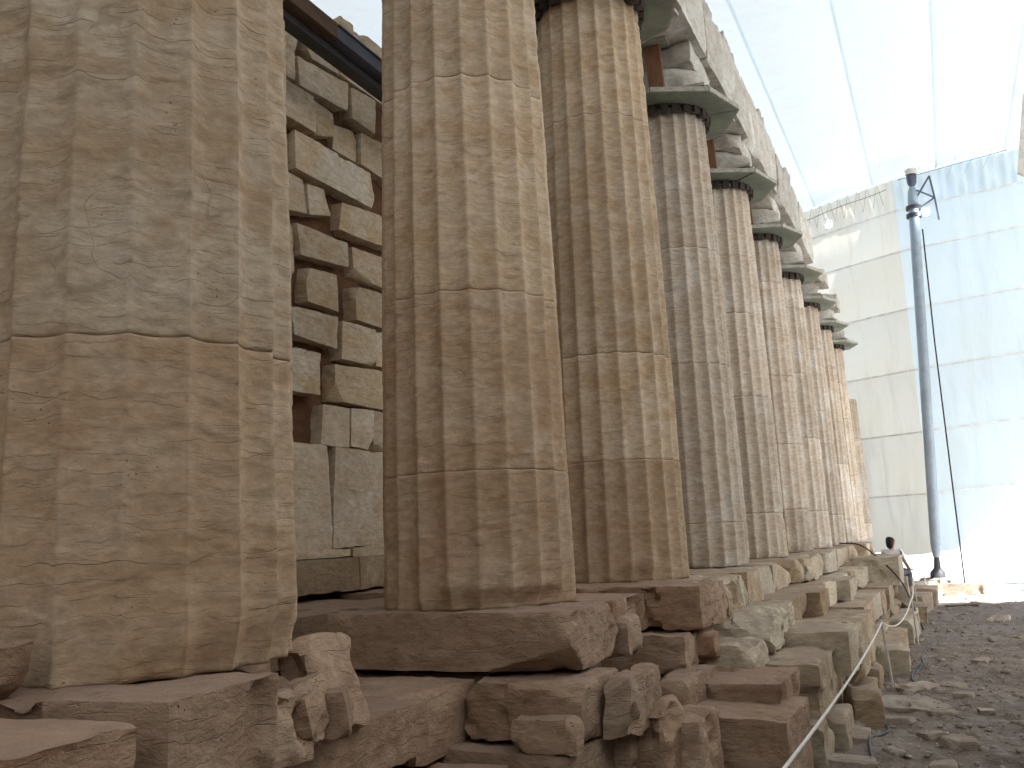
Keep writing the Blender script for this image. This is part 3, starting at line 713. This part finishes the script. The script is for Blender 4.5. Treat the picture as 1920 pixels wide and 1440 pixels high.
blk(1.35, 1.72, 7.9, 8.4, -1.02, -1.4, n_*1.3, .05, .02, 4, .1)
blk(1.62, 1.86, 8.7, 9.3, -.98, -1.4, n_*1.3, .05, .02, 4, .12, R(12))
# regular courses towards the far end
rng = random.Random(21)
def course(y, y1, xi, xo, zt, h, Lr, jx, jz, res, skip=.0):
    while y < y1-.3:
        L = min(rng.uniform(*Lr), y1-y)
        if rng.random() > skip:
            xx = xo+rng.uniform(-jx, jx); z = zt+rng.uniform(-jz, jz)
            blk(xi, xx, y+.008, y+L-.008, z, z-h+.004, res, rng.uniform(.02, .06), .016, rng.choice([2, 3, 4, 5]), .17, rng.uniform(-.015, .015))
        y += L
course(8.92, 25.6, -1.2, .84, -.003, .305, (.75, 1.35), .10, .004, .05)
course(9.37, 25.6, -.3, 1.20, -.31, .29, (.7, 1.4), .13, .015, .055)
course(11.77, 25.2, .2, 1.50, -.62, .34, (.8, 1.5), .10, .02, .06)
course(11.77, 25.0, .3, 1.62, -.97, .38, (.7, 1.4), .10, .02, .07)
course(.2, 8.9, -2.15, -.98, -.02, .30, (.9, 1.6), .03, .02, .12)
course(8.9, 28., -2.15, -1.22, -.02, .30, (.9, 1.6), .0, .01, .15)
# low outlying blocks along the foot
for (x0, x1, y0, y1, zt) in ((1.42, 1.74, 9.9, 10.6, -1.12), (1.45, 1.76, 10.7, 11.5, -1.10), (1.62, 2.0, 11.75, 12.5, -1.0), (1.6, 1.9, 12.6, 13.4, -1.02), (1.58, 1.84, 13.6, 14.7, -1.05),
                             (1.64, 1.98, 15., 16.2, -.98), (1.68, 1.95, 16.5, 17.6, -1.0), (1.7, 2.02, 18., 19.2, -1.02), (1.72, 2.05, 19.5, 20.8, -.95), (1.75, 2.2, 21.2, 22.6, -.92)):
    blk(x0, x1, y0, y1, zt, -1.42, .035, .045, .018, 4, .14, rng.uniform(-.15, .15), 0, rng.uniform(-.04, .08))
# rubble filling inside the platform
mb = MB(); mb.box((-2.2, -1, -1.5), (.25, 3.4, -1.02)); mb.box((-2.2, 3.4, -1.5), (.5, 28, -.7)); o = mb.build('platform_fill', M_CORE, steps)
mb = MB(); mb.box((-2.2, 3.4, -.69), (-.9, 28, -.36)); mb.build('platform_fill', M_CORE, steps)
mb = MB(); mb.box((-2.2, -1, -1.01), (-1.1, 3.4, -.36)); mb.build('platform_fill', M_CORE, steps)

def loose(name, lab, size, loc, rot=(0, 0, 0), seed=0, res=.02, rnd=.05, amp=.02, cuts=5, cd=.1, m=None, group=None, cat='stone'):
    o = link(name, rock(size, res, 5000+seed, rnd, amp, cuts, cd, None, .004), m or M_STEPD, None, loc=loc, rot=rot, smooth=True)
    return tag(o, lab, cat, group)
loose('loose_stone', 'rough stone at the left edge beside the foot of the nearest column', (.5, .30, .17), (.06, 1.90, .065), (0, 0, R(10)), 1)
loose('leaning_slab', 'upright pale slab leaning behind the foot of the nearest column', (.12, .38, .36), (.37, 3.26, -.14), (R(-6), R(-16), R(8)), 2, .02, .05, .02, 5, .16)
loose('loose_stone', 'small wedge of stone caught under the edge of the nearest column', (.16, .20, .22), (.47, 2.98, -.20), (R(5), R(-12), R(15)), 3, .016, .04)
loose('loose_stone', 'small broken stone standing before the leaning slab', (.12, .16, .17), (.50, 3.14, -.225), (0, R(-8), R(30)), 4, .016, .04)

# ------------------------------------------------------------------ flat stones on the path
FS = [(1.66, 8.35, .34, .5, 'pale flat slab at the foot of the big lower corner block'), (1.72, 7.55, .28, .4, 'broken pale slab low at the bottom edge by the rope'),
      (2.02, 9.75, .75, .55, 'broad grey slab half buried in the path beside the cable'), (2.32, 9.45, .3, .22, 'small whitish chip stone right of the broad half buried slab'),
      (2.47, 8.2, .22, .22, 'bright white lump of stone alone on the path at lower right'), (2.28, 8.5, .16, .2, 'small white stone left of the bright lump on the path'),
      (2.1, 10.9, .45, .3, 'flat slab touching the bend of the ground cable'), (2.42, 11.0, .3, .2, 'flat greyish stone right of the rope post on the path'),
      (2.78, 12.95, .26, .2, 'flat tan stone in the middle of the path'), (3.1, 12.9, .2, .14, 'little flat stone beside the tan stone in mid path'),
      (3.15, 18.5, .6, .3, 'long low slab far along the path'), (2.52, 10.3, .18, .14, 'grey pebble sized stone between slab and path middle'),
      (2.35, 7.7, .18, .16, 'small flat stone at the very bottom of the path'), (2.0, 8.9, .3, .16, 'thin ragged stone beside the snaking cable'), (2.68, 9.6, .14, .12, 'single pale chip on bare earth right of the slabs'),
      (2.3, 14.2, .3, .2, 'flat stone beyond the second rope post'), (3.3, 15.5, .24, .16, 'light stone at the right edge of the path')]
for k, (x, y, sx, sy, lab) in enumerate(FS):
    z = float(ground_z(np.array([x]), np.array([y]))[0]); h = .02+.015*(k % 3)
    loose('flat_stone', lab, (sx, sy, h+.06), (x, y, z-h*.25), (R(4*math.sin(k*2.)), R(5*math.cos(k*1.3)), k*1.7), 50+k, .018, .02, .014, 6, .10, M_SOIL_STONE, 'stones lying on the path')
rng = np.random.default_rng(4)
ico = bmesh.new(); bmesh.ops.create_icosphere(ico, subdivisions=1, radius=1); IV = np.array([v.co[:] for v in ico.verts]); IF = np.array([[v.index for v in f.verts] for f in ico.faces]); ico.free()
n = 2600; px = rng.uniform(1.4, 4.6, n); py = 5.5+18*rng.random(n)**1.6; ps = rng.uniform(.007, .026, n)*(1+1.5*(rng.random(n) > .93)); pz = ground_z(px, py)
VV = []; FF = []
for k in range(n):
    s = ps[k]*np.array([rng.uniform(.7, 1.5), rng.uniform(.7, 1.5), rng.uniform(.35, .7)]); a = rng.uniform(0, 6.28); q = IV*(1+rng.uniform(-.25, .25, (len(IV), 1)))*s
    q = np.stack([q[:, 0]*math.cos(a)-q[:, 1]*math.sin(a), q[:, 0]*math.sin(a)+q[:, 1]*math.cos(a), q[:, 2]], 1)+np.array([px[k], py[k], pz[k]+ps[k]*.15])
    VV.append(q); FF.append(IF+k*len(IV))
o = link('gravel', npmesh('gravel', np.concatenate(VV), np.concatenate(FF)), M_SOIL_STONE); tag(o, 'small stone chips scattered over the earth path', None, None, 'stuff')

# rubble round the foot of the pole
for k, (x, y, s, rz, lab) in enumerate(((2.2, 28.0, (.9, .7, .34), .3, 'squat stone carrying the foot of the tall pole'), (1.55, 25.9, (.9, .7, .36), .1, 'dark stone on the ground left of the tall pole'),
                                      (2.75, 25.2, (.9, .5, .32), -.1, 'long reddish stone on the ground right of the tall pole'), (1.95, 24.2, (.5, .4, .24), .5, 'small block in front of the tall pole'))):
    z = float(ground_z(np.array([x]), np.array([y]))[0])
    loose('foot_stone', lab, s, (x, y, z+s[2]*.36), (0, 0, rz), 90+k, .05, .06, .025, 4, .14, M_SOIL_STONE, 'rubble round the pole foot')
mb = MB(); mb.bar((2.35, 21.3, -1.285), (2.9, 21.45, -1.275), .22, .06); o = mb.build('weathered_board', M_RUSTBEAM, bevel=.008); tag(o, 'dark weathered board lying on the path before the pole', 'board')

# ------------------------------------------------------------------ tall pole of the tent
PB = Vector((2.15, 28.0, -1.14)); PT = Vector((2.66, 28.0, 9.72))
pole = thing('tent_pole', 'tall grey blue steel pole holding up the membrane ceiling', 'pole', PB)
A = PT-PB; L = A.length; ax = A.normalized()
mb = MB(); mb.tube([ax*.62, ax*.95, ax*(L-.4), ax*(L-.15), ax*L], [.09, .137, .137, .125, .07], 24); mb.build('shaft', M_POLE, pole, True)
mb = MB(); mb.tube([ax*.0+Vector((0, 0, .02)), ax*.22, ax*.34, ax*.62], [.20, .19, .09, .07], 16); mb.build('foot', M_DARKSTEEL, pole, True)
mb = MB(); mb.box((-.30, -.30, -.03), (.30, .30, .03)); mb.build('base_plate', M_DARKSTEEL, pole)
mb = MB(); mb.tube([ax*(L), ax*(L+.10), ax*(L+.30), ax*(L+.34)], [.06, .12, .14, .13], 20); mb.build('head', M_BLUESTEEL, pole, True)
mb = MB(); mb.tube([ax*(L+.36), ax*(L+.46), ax*(L+.52)], [.16, .17, .13], 24); mb.build('membrane_cap', M_CERAMIC, pole, True)
for zz_ in (-.62, -.85): 
    mb = MB(); q = ax*(L+zz_); mb.tube([q-ax*.05, q+ax*.05], [.20, .20], 20); mb.build('clamp', M_DARKSTEEL, pole, True)
T0 = ax*L
for (a, b) in (((.15, -.1, -.2), (.75, .1, -.55)), ((.75, .1, -.55), (.65, .1, .35)), ((.65, .1, .35), (.15, 0, -.4)), ((.15, -.1, -.95), (.75, .1, -.55)), ((.75, .1, -.55), (.8, .1, -1.45))):
    mb = MB(); mb.tube([T0+Vector(a)*.72, T0+Vector(b)*.72], .026, 8); mb.build('strut', M_BLUESTEEL, pole)
# guy rope running down from the pole head
mb = MB(); mb.tube([(2.80, 28.5, 8.6), (2.76, 28.35, 5.3), (2.78, 28.1, -.85), (2.78, 28.1, -1.3)], .02, 6); o = mb.build('guy_cable', M_CABLE); tag(o, 'thin dark guy cable running down just right of the tall pole', 'cable')
# lit floodlights near the roof
def lamp(loc, lab, name='floodlight'):
    t = thing(name, lab, 'floodlight', loc, 'lit floodlights under the tent')
    mb = MB(); mb.box((-.13, .02, -.10), (.13, .12, .14)); mb.build('housing', M_GALV, t, bevel=.015)
    mb = MB(); mb.tube([(0, .015, .02), (0, -.03, .02), (0, -.045, .02)], [.11, .11, .07], 16); mb.build('lens', M_LAMP, t, True)
    mb = MB(); mb.tube([(-.15, .06, 0), (-.15, .06, .24), (.15, .06, .24), (.15, .06, 0)], .014, 6); mb.build('bracket', M_GALV, t)
    ld = bpy.data.lights.new('lamp_light', 'POINT'); ld.energy = 6; ld.color = (.8, .9, 1); ld.shadow_soft_size = .08
    lo = bpy.data.objects.new('lamp_light', ld); C.objects.link(lo); lo.parent = t; lo.location = (0, -.14, 0); t.scale = (.7,)*3
lamp((.27, 28.9, 9.28), 'small lit floodlight at the end of the architrave near the zigzag cord')
lamp((2.93, 27.9, 8.85), 'small lit floodlight fixed beside the head of the tall pole')

# right edge: corner mast and hanging flap
mast = thing('corner_mast', 'grey steel mast with clamps at the right edge of the picture', 'mast', (5.42, 25.5, -1.3))
mb = MB(); mb.box((-.10, -.12, 0), (.16, .12, 11.6)); mb.build('shaft', M_GALV, mast, bevel=.012)
for z in (2.9, 5.1, 7.5, 9.6):
    mb = MB(); mb.box((-.16, -.17, z), (.20, .17, z+.16)); mb.build('clamp', M_DARKSTEEL, mast, bevel=.01)
mb = MB(); mb.tube([(-.12, -.2, 9.62), (-.02, -.2, 9.3), (.22, -.2, 8.2)], [.15, .15, .13], 14); mb.build('red_strut', M_ORANGE, mast, True)
mb = MB(); mb.tube(spline([(-.14, -.2, 7.5), (-.20, -.2, 6.6), (-.17, -.2, 5.2), (-.15, -.2, 3.)]), .02, 6); mb.build('cable', M_CABLE, mast)
mb = MB(); mb.hexa([(-.40, -.2, 10.0), (-.18, -.2, 9.85), (-.18, -.05, 9.85), (-.40, -.05, 10.0), (-.05, -.2, 11.95), (.30, -.2, 11.95), (.30, -.05, 11.95), (-.05, -.05, 11.95)]); mb.build('gusset', M_CERAMIC, mast)

# ------------------------------------------------------------------ rope barrier and cables
posts = [(1.92, 3.64, -.48, 0), (1.87, 10.96, -.62, -.05), (2.0, 14.93, -.66, -.03), (1.9, 19.3, -.60, -.04), (1.95, 23.4, -.68, 0)]
plab = ['slim white rope post nearest the camera at the bottom edge', 'slim white rope post leaning beside the flat slab', 'slim white rope post second along the path', 'slim white rope post third along the path', 'small rope post far off near the pole']
tips = []
for k, (x, y, zt, ln) in enumerate(posts):
    zb = float(ground_z(np.array([x]), np.array([y]))[0])
    t = thing('rope_post', plab[k], 'post', (x, y, zb), 'posts of the rope barrier')
    mb = MB(); mb.tube([(0, 0, -.06), (ln, 0, zt-zb)], .0135, 8); mb.build('rod', M_POST, t, True)
    mb = MB(); mb.tube([(ln+.02*math.cos(a), .02*math.sin(a), zt-zb-.02) for a in np.linspace(0, 6.28, 11)], .006, 6, False); mb.build('eye', M_POST, t)
    tips.append(Vector((x+ln, y, zt-.02)))
pts = []
for k in range(len(tips)-1):
    sag = [.05, .16, .1, .08][k]
    for q in np.linspace(0, 1, 17)[:(17 if k == len(tips)-2 else 16)]: pts.append(tips[k].lerp(tips[k+1], q)-Vector((0, 0, sag*4*q*(1-q))))
mb = MB(); mb.tube(pts, .008, 8); o = mb.build('barrier_rope', M_ROPE, None, True); tag(o, 'thin white rope strung between the posts along the steps', 'rope')
def gcable(name, P, rad, m, lab, n=8):
    Q = spline([(x, y, 0) for x, y in P], n); z = ground_z(np.array([q.x for q in Q]), np.array([q.y for q in Q]))
    mb = MB(); mb.tube([(q.x, q.y, zz+rad*.9) for q, zz in zip(Q, z)], rad, 8); o = mb.build(name, m, None, True); tag(o, lab, 'cable')
gcable('ground_cable', [(1.98, 6.6), (1.91, 7.5), (1.84, 8.2), (1.95, 8.6), (1.80, 9.3), (1.90, 9.9), (2.10, 10.8), (2.02, 11.7), (2.12, 12.6), (2.08, 13.6), (2.18, 15.2)], .011, M_HOSE, 'dark grey cable snaking over the earth beside the steps', 10)
mb = MB(); mb.tube(spline([(.6, 19.8, .06), (.98, 19.3, .03), (1.34, 18.2, -.16), (1.72, 17.6, -.55), (1.90, 17., -.92), (2.02, 16.8, -1.29)], 8), .013, 8); o = mb.build('hanging_cable', M_CABLE, None, True); tag(o, 'black cable hanging across the far steps down to the path', 'cable')

# ------------------------------------------------------------------ seated visitor
def skin(name, verts, edges, m, parent, root=0, sub=2):
    me = bpy.data.meshes.new(name); me.from_pydata([v[:3] for v in verts], edges, []); o = link(name, me, m, parent)
    md = o.modifiers.new('skin', 'SKIN'); md.use_smooth_shade = True
    for k, v in enumerate(verts):
        sv = me.skin_vertices[0].data[k]; sv.radius = (v[3], v[4] if len(v) > 4 else v[3]); sv.use_root = (k == root)
    o.modifiers.new('sub', 'SUBSURF').levels = sub; o.modifiers['sub'].render_levels = sub
    return o
per = thing('person', 'seated person in white shirt with dark hair and hand raised to face', 'person', (1.52, 19.75, -.60), None, R(62)); per.scale = (.86,)*3
# local frame: +x is the way the person faces; seat height 0
body = [(0, 0, .10, .11, .13), (0, 0, .30, .09, .115), (.01, 0, .47, .08, .125), (.03, 0, .585, .05), (.045, 0, .66, .052), (.06, 0, .74, .088), (.06, 0, .83, .082),
        (.0, .19, .54, .045), (.14, .24, .34, .042), (.27, .15, .52, .034), (.20, .075, .69, .03), (.0, -.19, .54, .045), (.08, -.25, .30, .042), (.30, -.20, .16, .034), (.38, -.18, .15, .03),
        (.03, .09, .08, .095), (.42, .11, .10, .07), (.45, .11, -.30, .052), (.44, .11, -.36, .045), (.56, .11, -.38, .035), (.03, -.09, .08, .095), (.42, -.11, .10, .07), (.40, -.11, -.30, .052), (.40, -.11, -.36, .045), (.52, -.11, -.38, .035)]
ed = [(0, 1), (1, 2), (2, 3), (3, 4), (4, 5), (5, 6), (2, 7), (7, 8), (8, 9), (9, 10), (2, 11), (11, 12), (12, 13), (13, 14), (0, 15), (15, 16), (16, 17), (17, 18), (18, 19), (0, 20), (20, 21), (21, 22), (22, 23), (23, 24)]
pbody = skin('body', body, ed, M_SKIN, per)
skin('shirt', [(0, 0, .06, .16, .19), (0, 0, .30, .15, .19), (.01, 0, .48, .14, .19), (.025, 0, .565, .085), (.0, .19, .545, .072), (.08, .23, .43, .066), (.0, -.19, .545, .072), (.05, -.235, .41, .066)], [(0, 1), (1, 2), (2, 3), (2, 4), (4, 5), (2, 6), (6, 7)], M_SHIRT, per)
skin('trousers', [(0, 0, .09, .15, .17), (.04, .09, .085, .11), (.42, .11, .10, .085), (.45, .11, -.26, .07), (.04, -.09, .085, .11), (.42, -.11, .10, .085), (.40, -.11, -.26, .07)], [(0, 1), (1, 2), (2, 3), (0, 4), (4, 5), (5, 6)], M_DENIM, per)
skin('hair', [(.02, 0, .86, .105), (-.02, 0, .78, .10), (-.045, 0, .68, .085), (-.05, 0, .60, .05)], [(0, 1), (1, 2), (2, 3)], M_HAIR, per)
for s in (-1, 1):
    mb = MB(); mb.tube([(.138, s*.03, .785), (.150, s*.03, .785)], [.012, .008], 8); mb.build('eye', M_HAIR, per)
mb = MB(); mb.tube([(.135, 0, .775), (.165, 0, .75), (.145, 0, .742)], [.008, .015, .010], 8); mb.build('nose', M_SKIN, per)
mb = MB(); mb.tube([(.142, -.022, .712), (.148, 0, .712), (.142, .022, .712)], .006, 6); mb.build('mouth', M_ORANGE, per)
for side_, base in ((1, (.195, .075, .70)), (-1, (.39, -.18, .15))):
    for k in range(4):
        b = Vector(base)+Vector((0, (k-1.5)*.018, 0)); L = [.062, .072, .07, .055][k]
        d = Vector((-.02, -.01, 1)) if side_ == 1 else Vector((1, 0, -.35))
        d = d.normalized()*L; mb = MB(); mb.tube([b, b+d*.55, b+d+Vector((-.012 if side_ == 1 else 0, 0, 0 if side_ == 1 else -.012))], [.010, .009, .006], 6); mb.build('finger', M_SKIN, pbody, True)
    mb = MB(); b = Vector(base); mb.tube([b+Vector((0, -.03*side_, -.02)), b+Vector((.01, -.055*side_, .015)), b+Vector((.0, -.06*side_, .04))], [.012, .010, .007], 6); mb.build('thumb', M_SKIN, pbody, True)
blk(.95, 1.72, 17.9, 19.25, -.17, -.66, .04, .03, .016, 3, .12)
blk(1.1, 1.75, 19.45, 20.3, -.60, -1.42, .06, name='stone_block')
